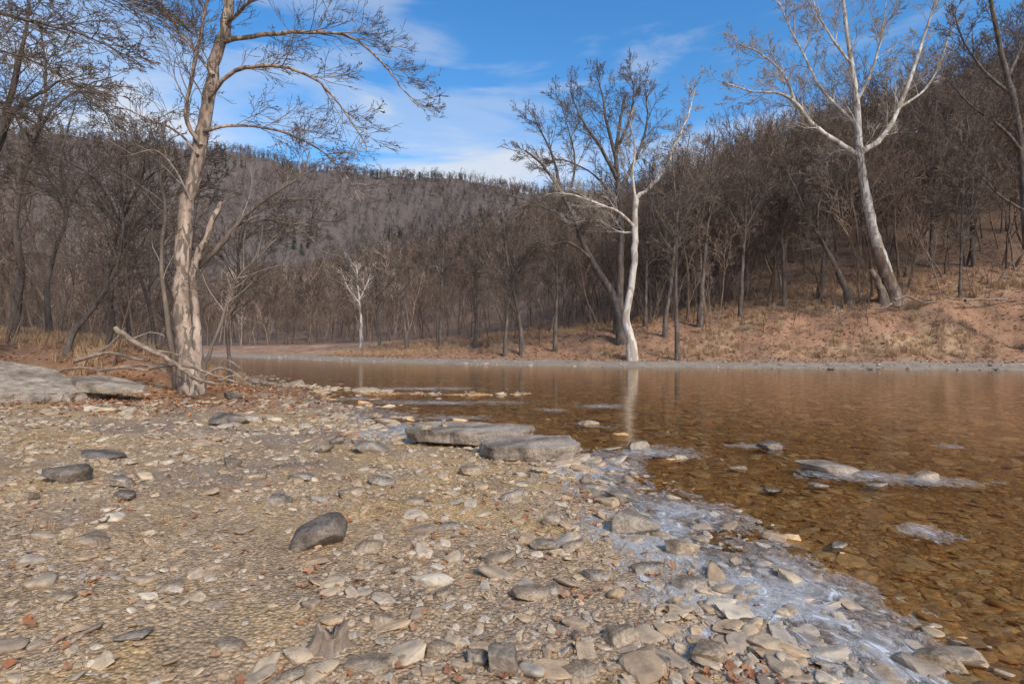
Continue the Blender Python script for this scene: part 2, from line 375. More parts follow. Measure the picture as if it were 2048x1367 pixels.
al=ramp(nt,[(.38,(0,0,0)),(.41,(.55,.55,.55)),(.46,(.08,.08,.08)),(.7,(.12,.12,.12)),(.95,(.4,.4,.4)),(1.0,(.5,.5,.5))],ee).outputs[0]
wb=ramp(nt,[(.44,(0,0,0)),(.465,(.5,.5,.5)),(.48,(.03,.03,.03)),(.54,(.02,.02,.02)),(.555,(.5,.5,.5)),(.575,(.04,.04,.04)),(.62,(.04,.04,.04)),(.65,(.55,.55,.55)),(.8,(.6,.6,.6))],a3.outputs[0]).outputs[0]
on=ramp(nt,[(.38,(0,0,0)),(.41,(1,1,1))],ee).outputs[0]
al=mth(nt,'ADD',al,mth(nt,'MULTIPLY',wb,on),True)
cl=ramp(nt,[(.3,(.42,.41,.39)),(.5,(.56,.55,.53)),(.7,(.70,.69,.67))],a3.outputs[0]).outputs[0]
nt.links.new(cl,b.inputs['Base Color'])
bp=N(nt,'ShaderNodeBump',inp={'Strength':.4,'Distance':.02}); nt.links.new(a3.outputs[0],bp.inputs['Height']); nt.links.new(bp.outputs[0],b.inputs['Normal'])
mx=N(nt,'ShaderNodeMixShader'); nt.links.new(al,mx.inputs[0]); nt.links.new(tr.outputs[0],mx.inputs[1]); nt.links.new(b.outputs[0],mx.inputs[2]); nt.links.new(mx.outputs[0],o.inputs[0])
me.materials.append(m); obj('ice_sheet',me)

# ---------------------------------------------------------------- rocks
def ico(sub):
    bm=bmesh.new(); bmesh.ops.create_icosphere(bm,subdivisions=sub,radius=1)
    v=np.array([q.co[:] for q in bm.verts]); f=np.array([[w.index for w in q.verts] for q in bm.faces]); bm.free(); return v,f
ICO={s:ico(s) for s in (2,3,5,6)}
def polyrock(planes,sub,p=14,noise=.03,nscale=2.0,seed=0,strata=0,sq=1.0):
    v,f=ICO[sub]
    if sq!=1.0:
        v=v*np.array([1,1,sq]); v=v/np.linalg.norm(v,axis=1,keepdims=True)
    acc=np.zeros(len(v))
    for n,d in planes:
        n=np.array(n,float); n/=np.linalg.norm(n); acc+=np.maximum(0,v@n/d)**p
    r=acc**(-1/p); w=v*r[:,None]
    s=seed*3.7
    nn=fbm(w[:,0]*nscale+s,w[:,1]*nscale+w[:,2]*nscale*1.3+s,5)-.5
    nn2=fbm(w[:,2]*nscale*2+s,w[:,0]*nscale-w[:,1]*nscale+s+5,4)-.5
    w=w+v*(noise*(nn+nn2*.7)*2)[:,None]
    if strata:
        h=np.abs(w[:,2]); side=(1-ss(h,.85*h.max(),h.max()))
        lay=fbm(w[:,2]*9+s,w[:,0]*4+w[:,1]*4,4)-.5
        chip=fbm(w[:,0]*4+s,w[:,1]*4,5)-.5
        w[:,:2]*=(1+side*strata*2*lay+.26*chip)[:,None]
        w[:,2]+=(.05*(fbm(w[:,0]*2.5+s,w[:,1]*2.5,5)-.5))
    return w,f
def randrock(rg,sub=2,flat=.5,k=10,p=12,noise=.05,seed=0):
    pl=[]
    for i in range(k):
        n=rg.normal(size=3); n/=np.linalg.norm(n); pl.append((n,rg.uniform(.62,1.05)))
    pl+=[((rg.uniform(-.2,.2),rg.uniform(-.2,.2),1),.72),((0,0,-1),.8)]
    for a in range(4):
        an=a*math.pi/2+rg.uniform(-.5,.5); pl.append(((math.cos(an),math.sin(an),rg.uniform(-.3,.3)),rg.uniform(.8,1)))
    w,f=polyrock(pl,sub,p,noise,1.5,seed); w=w*np.array([1,rg.uniform(.55,.95),flat*rg.uniform(.7,1.25)]); return w,f
rgk=np.random.RandomState(11)
def slab(name,cx,cy,zb,th,outline,seed,tilt=(0,0,0)):
    pl=[((0,0,1),th/2),((0,0,-1),th/2)]
    for a,d in outline: pl.append(((math.cos(math.radians(a)),math.sin(math.radians(a)),rgk.uniform(-.3,.12)),d))
    w,f=polyrock(pl,6,70,.008,2.2,seed,.04,th*.9)
    ob=obj(name,mesh_np(name,w,f,[M_rock],False)); ob.location=(cx,cy,zb+th/2); ob.rotation_euler=tilt; return ob
slab('stone_slab',-.72,9.25,.09,.19,[(0,.98),(30,.92),(80,.47),(115,.62),(150,.98),(180,.94),(215,.84),(262,.48),(292,.62),(325,.90)],1,(.02,.012,-.06))
slab('stone_slab',.24,8.2,.03,.19,[(5,.68),(45,.70),(85,.43),(125,.58),(150,.72),(186,.68),(222,.62),(265,.42),(290,.50),(325,.66)],2,(.03,-.015,.05))
def rock(px,py,wpx,hr,mat,name='rock',yr=.7,seed=0,rot=0,sink=.22):
    d=CAMZ*F/max(py-HOR,20)
    for _ in range(12):
        zz=Hz((px-1024)/F*d,d); zz=max(zz,-.02); d=.5*d+.5*(CAMZ-zz)*F/max(py-HOR,20)
    s=wpx/F*d/2; rg=np.random.RandomState(seed+int(px))
    w,f=randrock(rg,5,1,11,34,.055,seed+px*.01)
    w=w/np.abs(w).max(0); w=w*np.array([s,s*yr,s*hr])
    ob=obj(name,mesh_np(name,w,f,[mat],False)); ob.rotation_euler=(rg.uniform(-.12,.12),rg.uniform(-.18,.18),rot)
    ob.location=((px-1024)/F*d,d+s*yr*.7,zz+s*hr*(1-sink*2)); return ob
rl=[(618,1098,130,.55,M_rockd),(455,850,86,.3,M_rockd),(128,965,92,.45,M_rockd),(240,998,60,.3,M_rockd),(1270,1070,118,.42,M_rock),(1010,1350,85,.8,M_rock),(1425,1325,95,.4,M_rockt),(1905,1345,130,.3,M_rockt),
(1545,900,50,.4,M_rockd),(1675,950,135,.18,M_rock),(1275,900,52,.4,M_rock),(1178,850,46,.25,M_rockt),(1855,962,60,.3,M_rockt),(1360,920,40,.35,M_rockt),(462,936,40,.7,M_rockd),(670,888,34,.5,M_rockd),(460,798,40,.45,M_rockd),
(735,905,75,.35,M_rock),(545,1010,55,.4,M_rock),(700,995,55,.4,M_rockt),(160,1090,90,.18,M_rockt),(30,1005,70,.3,M_rockt),(185,918,100,.15,M_rockd),(240,975,55,.5,M_rock),(640,905,50,.4,M_rock),
(735,1105,60,.45,M_rockt),(995,1130,75,.3,M_rockt),(1090,1100,60,.4,M_rock),(1370,1110,70,.5,M_rockt),(1110,1050,50,.6,M_rock),(1240,1000,60,.3,M_rock),(885,1310,60,.5,M_rockt),(955,1330,60,.5,M_rock),(760,1250,60,.4,M_rockt),(1060,1200,80,.3,M_rockt),(1300,1150,70,.35,M_rock),(1510,1265,80,.3,M_rockt),(1380,1180,80,.3,M_rock),(450,1300,70,.2,M_rockt),(800,1145,50,.2,M_rockt),(1020,1000,60,.3,M_rock),(940,950,55,.35,M_rockt),(760,970,60,.3,M_rock),(1190,985,70,.25,M_rock),(1100,1190,50,.4,M_rock),(1240,1290,80,.4,M_rockt),(1330,1340,60,.4,M_rock),(1700,1200,60,.2,M_rock),(1680,1100,60,.15,M_rock),(570,1365,90,.2,M_rockt),(740,1345,110,.2,M_rockt),(1160,1360,90,.3,M_rockt),(880,1200,60,.3,M_rockt),(500,960,70,.2,M_rockt),(600,960,60,.25,M_rock),(1640,975,40,.25,M_rock),(1760,975,45,.2,M_rock),(1550,985,40,.2,M_rockd),(1480,940,36,.25,M_rock),(330,1180,60,.2,M_rockt),(260,1280,70,.2,M_rock),(120,1200,60,.2,M_rockt),(1150,1100,60,.3,M_rockt),(1190,1160,50,.4,M_rock),(830,1010,50,.3,M_rockt),(900,1060,55,.3,M_rock)]
for i,(px,py,w_,hr,mt) in enumerate(rl): rock(px,py,w_,hr,mt,'rock',.75,i,rgk.uniform(-.5,.5))
for (x0,y0,z0,s) in ((-1.35,8.98,.305,.10),(-1.10,9.25,.295,.055),(-1.11,9.25,.37,.05)):
    w,f=randrock(np.random.RandomState(int(s*1000)),3,.7,8,12,.04,3); ob=obj('stone',mesh_np('stone',w*s,f,[M_rockt],True)); ob.location=(x0,y0,z0)
def bigslab(name,x0,y0,z0,sx,sy,sz,ro,sd_,ty):
    rg=np.random.RandomState(sd_); pl=[((.12,-.1,1),sz),((0,0,-1),sz)]
    for a in range(7):
        an=a/7*6.283+rg.uniform(-.25,.25); pl.append(((math.cos(an)/sx,math.sin(an)/sy,rg.uniform(.1,.5)),math.hypot(math.cos(an)*sx,math.sin(an)*sy)*rg.uniform(.85,1.05)))
    w,f=polyrock(pl,6,30,.05,1.1,sd_,.02,.5); ob=obj(name,mesh_np(name,w,f,[M_rock],False)); ob.location=(x0,y0,z0); ob.rotation_euler=(.03,ty,ro)
bigslab('boulder',-12.2,13.4,.62,1.8,.9,.38,-.1,5,.13)
bigslab('boulder',-9.9,14.0,.60,.75,.5,.11,.1,8,.06)

# ---------------------------------------------------------------- instancing
def lib(name): return bpy.data.collections.new(name)
def scatter(name,pts,rot,scl,idx,coll):
    n=len(pts); me=bpy.data.meshes.new(name); me.vertices.add(n); me.vertices.foreach_set('co',np.asarray(pts,np.float32).ravel())
    for nm,ar in (('rot',rot),('scl',scl)):
        a=me.attributes.new(nm,'FLOAT_VECTOR','POINT'); a.data.foreach_set('vector',np.asarray(ar,np.float32).ravel())
    a=me.attributes.new('idx','INT','POINT'); a.data.foreach_set('value',np.asarray(idx,np.int32))
    ob=obj(name,me); ng=bpy.data.node_groups.new(name,'GeometryNodeTree')
    ng.interface.new_socket('Geometry',in_out='INPUT',socket_type='NodeSocketGeometry'); ng.interface.new_socket('Geometry',in_out='OUTPUT',socket_type='NodeSocketGeometry')
    gi=ng.nodes.new('NodeGroupInput'); go=ng.nodes.new('NodeGroupOutput'); ip=ng.nodes.new('GeometryNodeInstanceOnPoints'); ci=ng.nodes.new('GeometryNodeCollectionInfo')
    ci.inputs[0].default_value=coll; ci.inputs['Separate Children'].default_value=True; ci.inputs['Reset Children'].default_value=True
    ip.inputs['Pick Instance'].default_value=True
    def na(nm,t):
        q=ng.nodes.new('GeometryNodeInputNamedAttribute'); q.data_type=t; q.inputs[0].default_value=nm; return q.outputs[0]
    L=ng.links.new
    L(gi.outputs[0],ip.inputs['Points']); L(ci.outputs[0],ip.inputs['Instance']); L(na('idx','INT'),ip.inputs['Instance Index'])
    L(na('rot','FLOAT_VECTOR'),ip.inputs['Rotation']); L(na('scl','FLOAT_VECTOR'),ip.inputs['Scale']); L(ip.outputs[0],go.inputs[0])
    md=ob.modifiers.new('scatter','NODES'); md.node_group=ng; return ob
def stonelib(name,mat,flat,cnt=10,p=10,smooth=False,sub=2):
    c=lib(name)
    for i in range(cnt):
        w,f=randrock(np.random.RandomState(50+i),sub,flat,8,p if i%3 else 8,.05,i); obj(name,mesh_np(name,w,f,[mat],smooth or i%3==0),c)
    return c
def fan(n,y0,y1,tw=1.02):
    u=R.rand(n); y=y0*(y1/y0)**u; t=R.uniform(-tw,tw,n); return t*y,y
c_p=stonelib('pebble',M_peb,.42,10,30)
c_c=stonelib('cobble',M_peb,.38,10,40,False,3)
def stones(name,coll,x,y,size,mask,lift=.25,flatrot=.2,zmin=-9):
    z,sd,far,td=H(x,y)
    k=mask(x,y,z,sd,far,td)
    x,y,z,s=x[k],y[k],z[k],size[k]; n=len(x)
    rot=np.stack([R.normal(0,flatrot,n),R.normal(0,flatrot,n),R.uniform(0,6.28,n)],1)
    sc=np.stack([s,s*R.uniform(.6,1.1,n),s*R.uniform(.45,1.2,n)],1)
    return scatter(name,np.stack([x,y,np.maximum(z,zmin)+s*lift*.4],1),rot,sc,R.randint(0,10,n),coll)
n=62000; x,y=fan(n,2.0,30)
size=np.clip(.011*np.exp(R.normal(0,.6,n)),.004,.05)*np.clip(y/4,.8,2.6)
stones('gravel',c_p,x,y,size,lambda x,y,z,sd,far,td:(~far)&(sd>-.15)&(td<.3)&(R.rand(len(x))<.12+.75*ss(fbm(x*1.3,y*1.3),.38,.62)))
n=14000; x,y=fan(n,2.0,32)
size=np.clip(.027*np.exp(R.normal(0,.65,n)),.012,.15)*np.clip(y/6,.9,1.8)
stones('cobbles',c_c,x,y,size,lambda x,y,z,sd,far,td:(~far)&(sd>-.5)&(td<.2)&(R.rand(len(x))<np.clip(.13+.85*np.exp(-np.abs(sd-.3)/1.2)+.3*(fbm(x*.9,y*.9)>.56),0,1)))
n=5200; t=R.uniform(-.1,1.02,n); u=R.rand(n); y=2.2*(10/2.2)**u; x=t*y
size=np.clip(.036*np.exp(R.normal(0,.55,n)),.016,.12)*np.clip(y/5,.9,1.5)
stones('shore_cobbles',c_c,x,y,size,lambda x,y,z,sd,far,td:(~far)&(sd>-1.0)&(sd<.6)&(R.rand(len(x))<ss(fbm(x*1.7+8,y*1.7),.42,.60)*(.2+.8*ss(sd,-1.0,-.1))),.6,.2,-.02)
c_b=stonelib('riverbed_cobble',M_bed,.28,10,30)
n=28000; x,y=fan(n,2.2,30)
size=np.clip(.050*np.exp(R.normal(0,.45,n)),.02,.2)*np.clip(y/7,.8,1.8)
stones('riverbed_stones',c_b,x,y,size,lambda x,y,z,sd,far,td:(~far)&(sd<-.1)&(z<-.01),.1,.12)
nb=130; xs=R.uniform(0,1,nb); bx=-12.6+xs*8.4; by=24.7-xs*5.2+R.normal(0,.4,nb)
s1=np.clip(.13*np.exp(R.normal(0,.5,nb)),.05,.4)
nb=130; xb=R.uniform(-4.8,.9,nb); yb=18.6+.25*np.sin(xb*1.3)+R.normal(0,.5,nb); s2=np.clip(.05*np.exp(R.normal(0,.5,nb)),.03,.16)
c_k=stonelib('shore_stone',M_pale,.5,10,26)
zz=np.maximum(H(bx,by)[0],-.04); zb=np.maximum(H(xb,yb)[0],-.03)
allp=np.concatenate([np.stack([bx,by,zz+.03],1),np.stack([xb,yb,zb+.01],1)]); alls=np.concatenate([s1,s2]); nn_=len(allp)
scatter('stone_bar',allp,np.stack([R.normal(0,.2,nn_),R.normal(0,.2,nn_),R.uniform(0,6,nn_)],1),np.stack([alls]*3,1),R.randint(0,10,nn_),c_c)
n=9000; t=R.uniform(-1.02,1.02,n); y=R.uniform(34,74,n); x=t*y
stones('far_shore_stones',c_k,x,y,np.clip(.07*np.exp(R.normal(0,.55,n)),.03,.45),lambda x,y,z,sd,far,td:far&(sd>-.5)&(sd<3.2))

# leaves
c_l=lib('leaf')
for i in range(4):
    rg=np.random.RandomState(i); k=9; a=np.linspace(0,2*math.pi,k,endpoint=False); r_=np.where(np.arange(k)%2==0,1,.55)*rg.uniform(.8,1.1,k)
    v=np.stack([np.cos(a)*r_,np.sin(a)*r_*.8,rg.uniform(-.05,.45,k)],1); v=np.concatenate([v,[[0,0,0]]]); f=[(k,j,(j+1)%k) for j in range(k)]
    obj('leaf',mesh_np('leaf',v,f,[M_leaf]),c_l)
def leaves(name,x,y,size,mask):
    z,sd,far,td=H(x,y); k=mask(x,y,z,sd,far,td); x,y,z,s=x[k],y[k],z[k],size[k]; n=len(x)
    scatter(name,np.stack([x,y,z+.012+s*.1],1),np.stack([R.normal(0,.35,n),R.normal(0,.35,n),R.uniform(0,6,n)],1),np.stack([s]*3,1),R.randint(0,4,n),c_l)
n=50000; x,y=fan(n,2,32)
leaves('fallen_leaves',x,y,R.uniform(.025,.055,n)*np.clip(y/9,.8,1.6),lambda x,y,z,sd,far,td:(~far)&(sd>-.1)&(R.rand(len(x))<.022+.9*ss(td,-6.5,-1.2)*(fbm(x,y)>.34)+.22*np.exp(-np.abs(sd-.5)*1.5)*(fbm(x*2,y*2)>.52)))
n=26000; t=R.uniform(-1,1.02,n); y=R.uniform(36,66,n); x=t*y
leaves('far_bank_leaves',x,y,R.uniform(.07,.15,n),lambda x,y,z,sd,far,td:far&(sd>2.2)&(sd<22))
c_g=lib('grass_tuft')
for i in range(4):
    rg=np.random.RandomState(i+9); V=[];Fq=[]
    for k in range(30):
        a=rg.uniform(0,6.28); l=rg.uniform(.5,1); sp=rg.uniform(.1,.55); b0=np.array([rg.normal(0,.12),rg.normal(0,.12),0])
        d=np.array([math.cos(a),math.sin(a),0]); wv=np.array([-math.sin(a),math.cos(a),0])*.012
        p1=b0+d*sp*.35*l+np.array([0,0,.6*l]); p2=b0+d*sp*l+np.array([0,0,l]); o_=len(V)
        V+= [b0-wv,b0+wv,p1+wv,p1-wv,p2+wv*.3,p2-wv*.3]; Fq+=[(o_,o_+1,o_+2,o_+3),(o_+3,o_+2,o_+4,o_+5)]
    obj('grass_tuft',mesh_np('grass_tuft',V,Fq,[M_grass]),c_g)
def tufts(name,x,y,size,mask):
    z,sd,far,td=H(x,y); k=mask(x,y,z,sd,far,td); x,y,z,s=x[k],y[k],z[k],size[k]; n=len(x)
    scatter(name,np.stack([x,y,z-.02],1),np.stack([R.normal(0,.15,n),R.normal(0,.15,n),R.uniform(0,6,n)],1),np.stack([s*1.2,s*1.2,s],1),R.randint(0,4,n),c_g)
n=16000; t=R.uniform(-1,1.02,n); y=R.uniform(38,70,n); x=t*y
tufts('far_bank_grass',x,y,R.uniform(.2,.7,n),lambda x,y,z,sd,far,td:far&(sd>3.6)&(sd<19)&(fbm(x*.25+9,y*.4)+.1*(R.rand(len(x))-.5)>.475+.006*np.clip(sd-9,0,20)))
n=6000; x=R.uniform(-34,-7,n); y=R.uniform(12,36,n)
tufts('left_bank_grass',x,y,R.uniform(.15,.45,n),lambda x,y,z,sd,far,td:(~far)&(td>-.5)&(sd>1)&(fbm(x*.5,y*.5)>.45))
n=3000; x,y=fan(n,3.5,14)
tufts('beach_grass',x,y,R.uniform(.03,.08,n),lambda x,y,z,sd,far,td:(~far)&(sd>2)&(td<0)&(fbm(x*.7+2,y*.7)>.57))

# ---------------------------------------------------------------- forest
PH=dict(n=[12,7,5,4,3],rmin=.012,wob=.17,up=[.02,.07,.03,.01],nk=[17,6,5,2],u0=[.33,.2,.2,.2],ang=(.4,.95),lr=(.3,.5),rl=.015,mat=[0,0,0,0])
c_n=lib('bare_tree')
for i in range(7):
    P=dict(PH); P['nk']=[R.randint(11,16),6,4,2]; P['u0']=[R.uniform(.25,.55),.2,.2,.2]; P['wob']=R.uniform(.13,.24); P['n']=[10,6,4,3,2]; P['lr']=(.25,.55)
    make_tree('bare_tree',R.uniform(11,17),100+i,P,[M_for],R.uniform(.10,.19),c_n,.18)
c_m=lib('hill_tree')
for i in range(5):
    P=dict(PH); P.update(rmin=.022,nk=[12,5,4],n=[7,4,3,2],u0=[R.uniform(.35,.55),.2,.2],lr=(.28,.48),slim=1)
    make_tree('hill_tree',R.uniform(12,16),150+i,P,[M_for],.16,c_m)
def farlib(nm,mat):
    c=lib(nm)
    for i in range(5):
        P=dict(PH); P.update(rmin=.045,nk=[13,5,3],n=[5,3,3,2],u0=[.3,.25,.2],lr=(.32,.48),slim=2)
        make_tree(nm,R.uniform(12,15),200+i,P,[mat],.16,c)
    return c
c_f=farlib('distant_bare_tree',M_farb); c_t=farlib('mountain_tree',M_mtn)
P=dict(PH); P.update(rmin=.14,nk=[26,6],n=[6,3,2],u0=[.15,.1],lr=(.2,.32),ang=(1.0,1.5),up=[0,-.05,0])
make_tree('mountain_tree_evergreen',12,301,P,[M_green],.2,c_t)
def forest(name,x,y,coll,nidx,smin,smax,mask,ever=None,scf=None):
    z,sd,far,td=H(x,y); k=mask(x,y,z,sd,far,td); x,y,z=x[k],y[k],z[k]; n=len(x)
    s=R.uniform(smin,smax,n)
    if scf is not None: s=s*scf(x,y)
    idx=R.randint(0,nidx,n)
    if ever is not None: idx=np.where(ever(x,y,n),nidx,idx)
    return scatter(name,np.stack([x,y,z],1),np.stack([R.normal(0,.07,n),R.normal(0,.07,n),R.uniform(0,6.28,n)],1),np.stack([s*R.uniform(.75,1.1,n),s*R.uniform(.75,1.1,n),s*R.uniform(.9,1.2,n)],1),idx,coll)
def wedge(n,y0,y1,t0=-1.08,t1=1.08):
    y=np.sqrt(R.uniform(y0*y0,y1*y1,n)); return R.uniform(t0,t1,n)*y,y
scf=lambda x,y: np.interp(x/y,[-1,0,.15,.35],[.62,.68,.85,1.0])
x,y=wedge(540,46,78)
x2,y2=wedge(170,50,78,.15,1.08); x=np.concatenate([x,x2]); y=np.concatenate([y,y2])
forest('bank_woods',x,y,c_n,7,.4,1.05,lambda x,y,z,sd,far,td:far&(sd>10+5*R.rand(len(x))),None,scf)
x,y=wedge(1050,68,118)
x2,y2=wedge(420,62,118,.2,1.08); x=np.concatenate([x,x2]); y=np.concatenate([y,y2])
forest('hillside_forest',x,y,c_m,5,.45,1.05,lambda x,y,z,sd,far,td:far&(sd>14),None,scf)
x,y=wedge(3800,112,345)
forest('hill_forest',x,y,c_f,5,.55,1.05,lambda x,y,z,sd,far,td:far&(sd>15))
x,y=wedge(11000,335,750)
forest('mountain_forest',x,y,c_t,5,.5,.85,lambda x,y,z,sd,far,td:(x/y<.3)&(x/y>-1.0),lambda x,y,n:(fbm(x*.02,y*.02)>.6)&(R.rand(n)<.3))
c_s=lib('sapling')
for i in range(5):
    P=dict(PH); P.update(rmin=.006,nk=[9,5,3],n=[8,6,4,3],u0=[.2,.2,.2],lr=(.3,.5),wob=.16,up=[.02,.06,.03])
    make_tree('sapling',R.uniform(4.5,6),400+i,P,[M_for],.04,c_s,.25)
n=560; x=R.uniform(-42,-8.5,n); y=R.uniform(15,52,n)
forest('left_bank_thicket',x,y,c_s,5,.3,1.2,lambda x,y,z,sd,far,td:(~far)&(td>.8)&(np.hypot(x+9,y-16)>1.2)&(x/y>-1.05))
n=130; x=R.uniform(-50,-10,n); y=R.uniform(20,62,n)
forest('left_bank_woods',x,y,c_n,7,.45,.9,lambda x,y,z,sd,far,td:(~far)&(td>1.5)&(x/y>-1.05)&(x/y<-.46))
n=420; t=R.uniform(-.5,1.05,n); y=R.uniform(40,66,n)
forest('far_bank_shrubs',t*y,y,c_s,5,.3,1.1,lambda x,y,z,sd,far,td:far&(sd>6.5)&(sd<22))

# ---------------------------------------------------------------- individual trees
PN=dict(n=[10,8,6,5,4],rmin=.005,wob=.17,up=[.02,.02,.0,.0],nk=[0,6,4,3],u0=[.2,.15,.15,.15],ang=(.35,.9),lr=(.42,.68),rl=.011,mat=[0,1,2,2])
D=16.2
limbs=[([(385,745),(366,640),(366,540),(374,420,.1),(392,320,.2),(412,210,.2),(432,110,.1),(452,30),(462,-60),(470,-160)],.27,.11,7,2.0,.45,(0,True)),
([(418,190),(470,140,-.3),(560,132,-.6),(640,165,-.8),(700,240,-.9),(735,300,-1)],.07,.012,15,1.6,.15,(0,False)),
([(440,80),(520,68,.2),(620,62,.5),(700,72,.8),(760,120,1),(800,170,1),(838,215,1)],.075,.012,17,1.6,.15,(0,False)),
([(405,260),(470,250,.4),(560,262,.8),(640,300,1.1),(690,350,1.3),(720,400,1.3)],.055,.01,15,1.4,.15,(0,False)),
([(400,290),(370,230,-.2),(385,140,-.4),(400,60,-.5),(420,-40,-.6)],.07,.03,11,1.7,.2,(0,False)),
([(425,150),(380,90,.5),(340,40,.7),(300,-40,1)],.055,.015,11,1.7,.2,(0,False)),
([(445,50),(500,0,-.5),(560,-40,-.8)],.06,.02,10,1.9,.2,(0,False)),
([(395,310),(350,260,.3),(300,240,.7),(240,215,1),(200,230,1.2)],.04,.01,10,1.4,.15,(0,False)),
([(380,400),(350,340,-.4),(310,300,-.7),(260,310,-.9)],.035,.01,8,1.2,.15,(1,False)),
([(398,745),(392,640),(384,560,-.1),(400,500,-.2),(430,430,-.2),(440,405,-.2)],.14,.06,2,1.0,.5,(0,True)),
([(388,540,.1),(440,490,0),(490,430,-.1),(550,385,-.2),(600,350,-.2),(620,300,-.2)],.09,.015,14,1.4,.25,(2,False)),
([(470,450),(540,440,.3),(600,460,.5),(640,500,.6),(655,560,.7)],.05,.01,10,1.1,.2,(2,False)),
([(355,740),(335,640),(322,520,.2),(330,420,.2),(318,330,.2),(330,240,.3)],.08,.03,12,1.5,.3,(2,True)),
([(405,740),(440,650),(470,560,.2),(530,500,.4),(560,430,.4)],.05,.012,12,1.2,.3,(2,True))]
out=hero('left',D,limbs,PN,3)
rg=random.Random(5)
v,f,mi=tubes(out)
ov,of=ICO[2]; ends=[p[0][-1] for p in out if p[2]==2 and p[0][-1][2]>4.0]; rg.shuffle(ends)
o_=obj('sycamore_tree',mesh_np('sycamore_tree',v,f,[M_sycl,M_twigl,M_twig],True,mi))
bv=[];bf=[]
for i,e_ in enumerate(ends[:280]):
    bv.append(ov*.022+np.array(e_)+np.array([0,0,-.02])); bf.append(of+i*len(ov))
obj('seed_balls',mesh_np('seed_balls',np.concatenate(bv),np.concatenate(bf),[M_dark],True),None,o_)

PF=dict(PN); PF.update(rmin=.012,nk=[0,6,5,3],n=[10,7,5,4,3],rl=.014,wob=.18,lr=(.4,.62),up=[.02,.06,.03,.0])
D=48
limbs=[([(1792,604),(1780,565),(1766,530),(1755,495)],.58,.42,0,2,.5,(2,True)),
([(1780,565),(1762,510),(1745,450),(1730,370),(1722,312),(1718,240,.5),(1712,170,.5),(1700,90,.5),(1690,10,.5),(1684,-50,.5)],.48,.10,12,4.2,.45,(0,False)),
([(1722,312),(1680,285,-.5),(1630,250,-1),(1592,205,-1.5),(1560,185,-2),(1500,180,-2),(1440,160,-2.5)],.26,.035,18,3.2,.2,(0,False)),
([(1592,205,-1.5),(1570,150,-1.5),(1530,110,-2),(1480,85,-2)],.13,.03,11,3,.15,(0,False)),
([(1722,305),(1765,275,.5),(1800,215,1),(1828,140,1),(1855,60,1.5),(1880,-20,1.5)],.28,.07,18,3.4,.2,(0,False)),
([(1800,215,1),(1850,180,1.5),(1880,130,2),(1905,60,2)],.12,.03,11,3,.2,(0,False)),
([(1718,250,.5),(1680,215,1.5),(1640,170,2),(1610,110,2.5),(1580,50,3),(1560,0,3)],.17,.035,16,3.2,.2,(0,False)),
([(1716,200,.5),(1745,140,0),(1765,70,-.5),(1775,0,-1)],.15,.04,14,3.2,.2,(0,False)),
([(1706,130,.5),(1670,80,0),(1640,30,0),(1620,-30,0)],.13,.04,12,3,.2,(0,False)),
([(1725,330),(1690,300,2),(1660,310,2.5),(1640,340,3)],.07,.02,6,2,.2,(0,False)),
([(1772,605),(1755,560),(1742,540)],.34,.2,0,2,.5,(2,True))]
PS=dict(PF); PS['mat']=[0,0,1,1]
finish('sycamore_tree',hero('r',D,limbs,PS,8),[M_sycw,M_twigl,M_sycb])
D=44
limbs=[([(1266,690),(1252,640),(1262,580),(1270,510),(1270,450),(1272,395)],.31,.22,0,2,.5,(0,True)),
([(1272,395),(1300,375,.3),(1330,335,.5),(1352,285,.5),(1378,230,.7),(1385,190,.7)],.19,.04,16,2.4,.25,(0,False)),
([(1272,400),(1266,350,-.4),(1270,300,-.6),(1262,240,-.8)],.13,.03,11,2.2,.2,(0,False)),
([(1270,455),(1240,425,-.5),(1200,408,-1),(1150,390,-1.4),(1110,385,-1.6)],.13,.025,16,2.2,.2,(0,False)),
([(1268,465),(1235,462,.5),(1195,440,1),(1150,445,1.4)],.09,.02,12,2,.2,(0,False))]
finish('sycamore_tree',hero('m',D,limbs,PS,12),[M_sycw,M_twigl])
PD=dict(PF); PD['mat']=[0,0,1,1]
D=49
limbs=[([(1245,640),(1215,570),(1175,505),(1150,440),(1120,380,0),(1085,330,0),(1050,300,0)],.36,.08,14,3.2,.4,(0,True)),
([(1185,520),(1140,485,-1),(1100,490,-1.5),(1065,495,-1.5)],.16,.03,8,2,.2,(0,False)),
([(1150,440),(1100,420,1),(1055,400,1),(1010,390,1)],.12,.025,9,2.4,.2,(0,False)),
([(1120,380),(1105,310,1),(1075,250,1),(1060,240,1)],.13,.03,10,2.6,.2,(0,False)),
([(1135,410),(1150,330,-1),(1140,270,-1),(1120,200,-1)],.12,.03,10,2.6,.2,(0,False))]
finish('leaning_bare_tree',hero('l',D,limbs,PD,21),[M_dark,M_twig])
D=52
limbs=[([(1238,650),(1240,560),(1242,460),(1238,380),(1232,310),(1240,250),(1250,190)],.40,.10,10,3.2,.4,(0,True)),
([(1236,360),(1200,290,-1),(1165,240,-1.5),(1140,180,-2)],.22,.04,14,3.0,.2,(0,False)),
([(1234,320),(1215,250,.5),(1205,190,1),(1195,150,1)],.2,.04,14,2.8,.2,(0,False)),
([(1240,380),(1275,310,1),(1295,240,1.5),(1290,165,2)],.22,.04,14,3.0,.2,(0,False)),
([(1238,290),(1262,230,-1),(1268,180,-1),(1262,150,-1)],.14,.03,12,2.6,.2,(0,False)),
([(1238,410),(1190,350,1),(1130,320,1.5),(1100,320,2)],.12,.03,10,2.6,.2,(0,False))]
finish('bare_tree',hero('t',D,limbs,PD,22),[M_dark,M_twig])
D=40
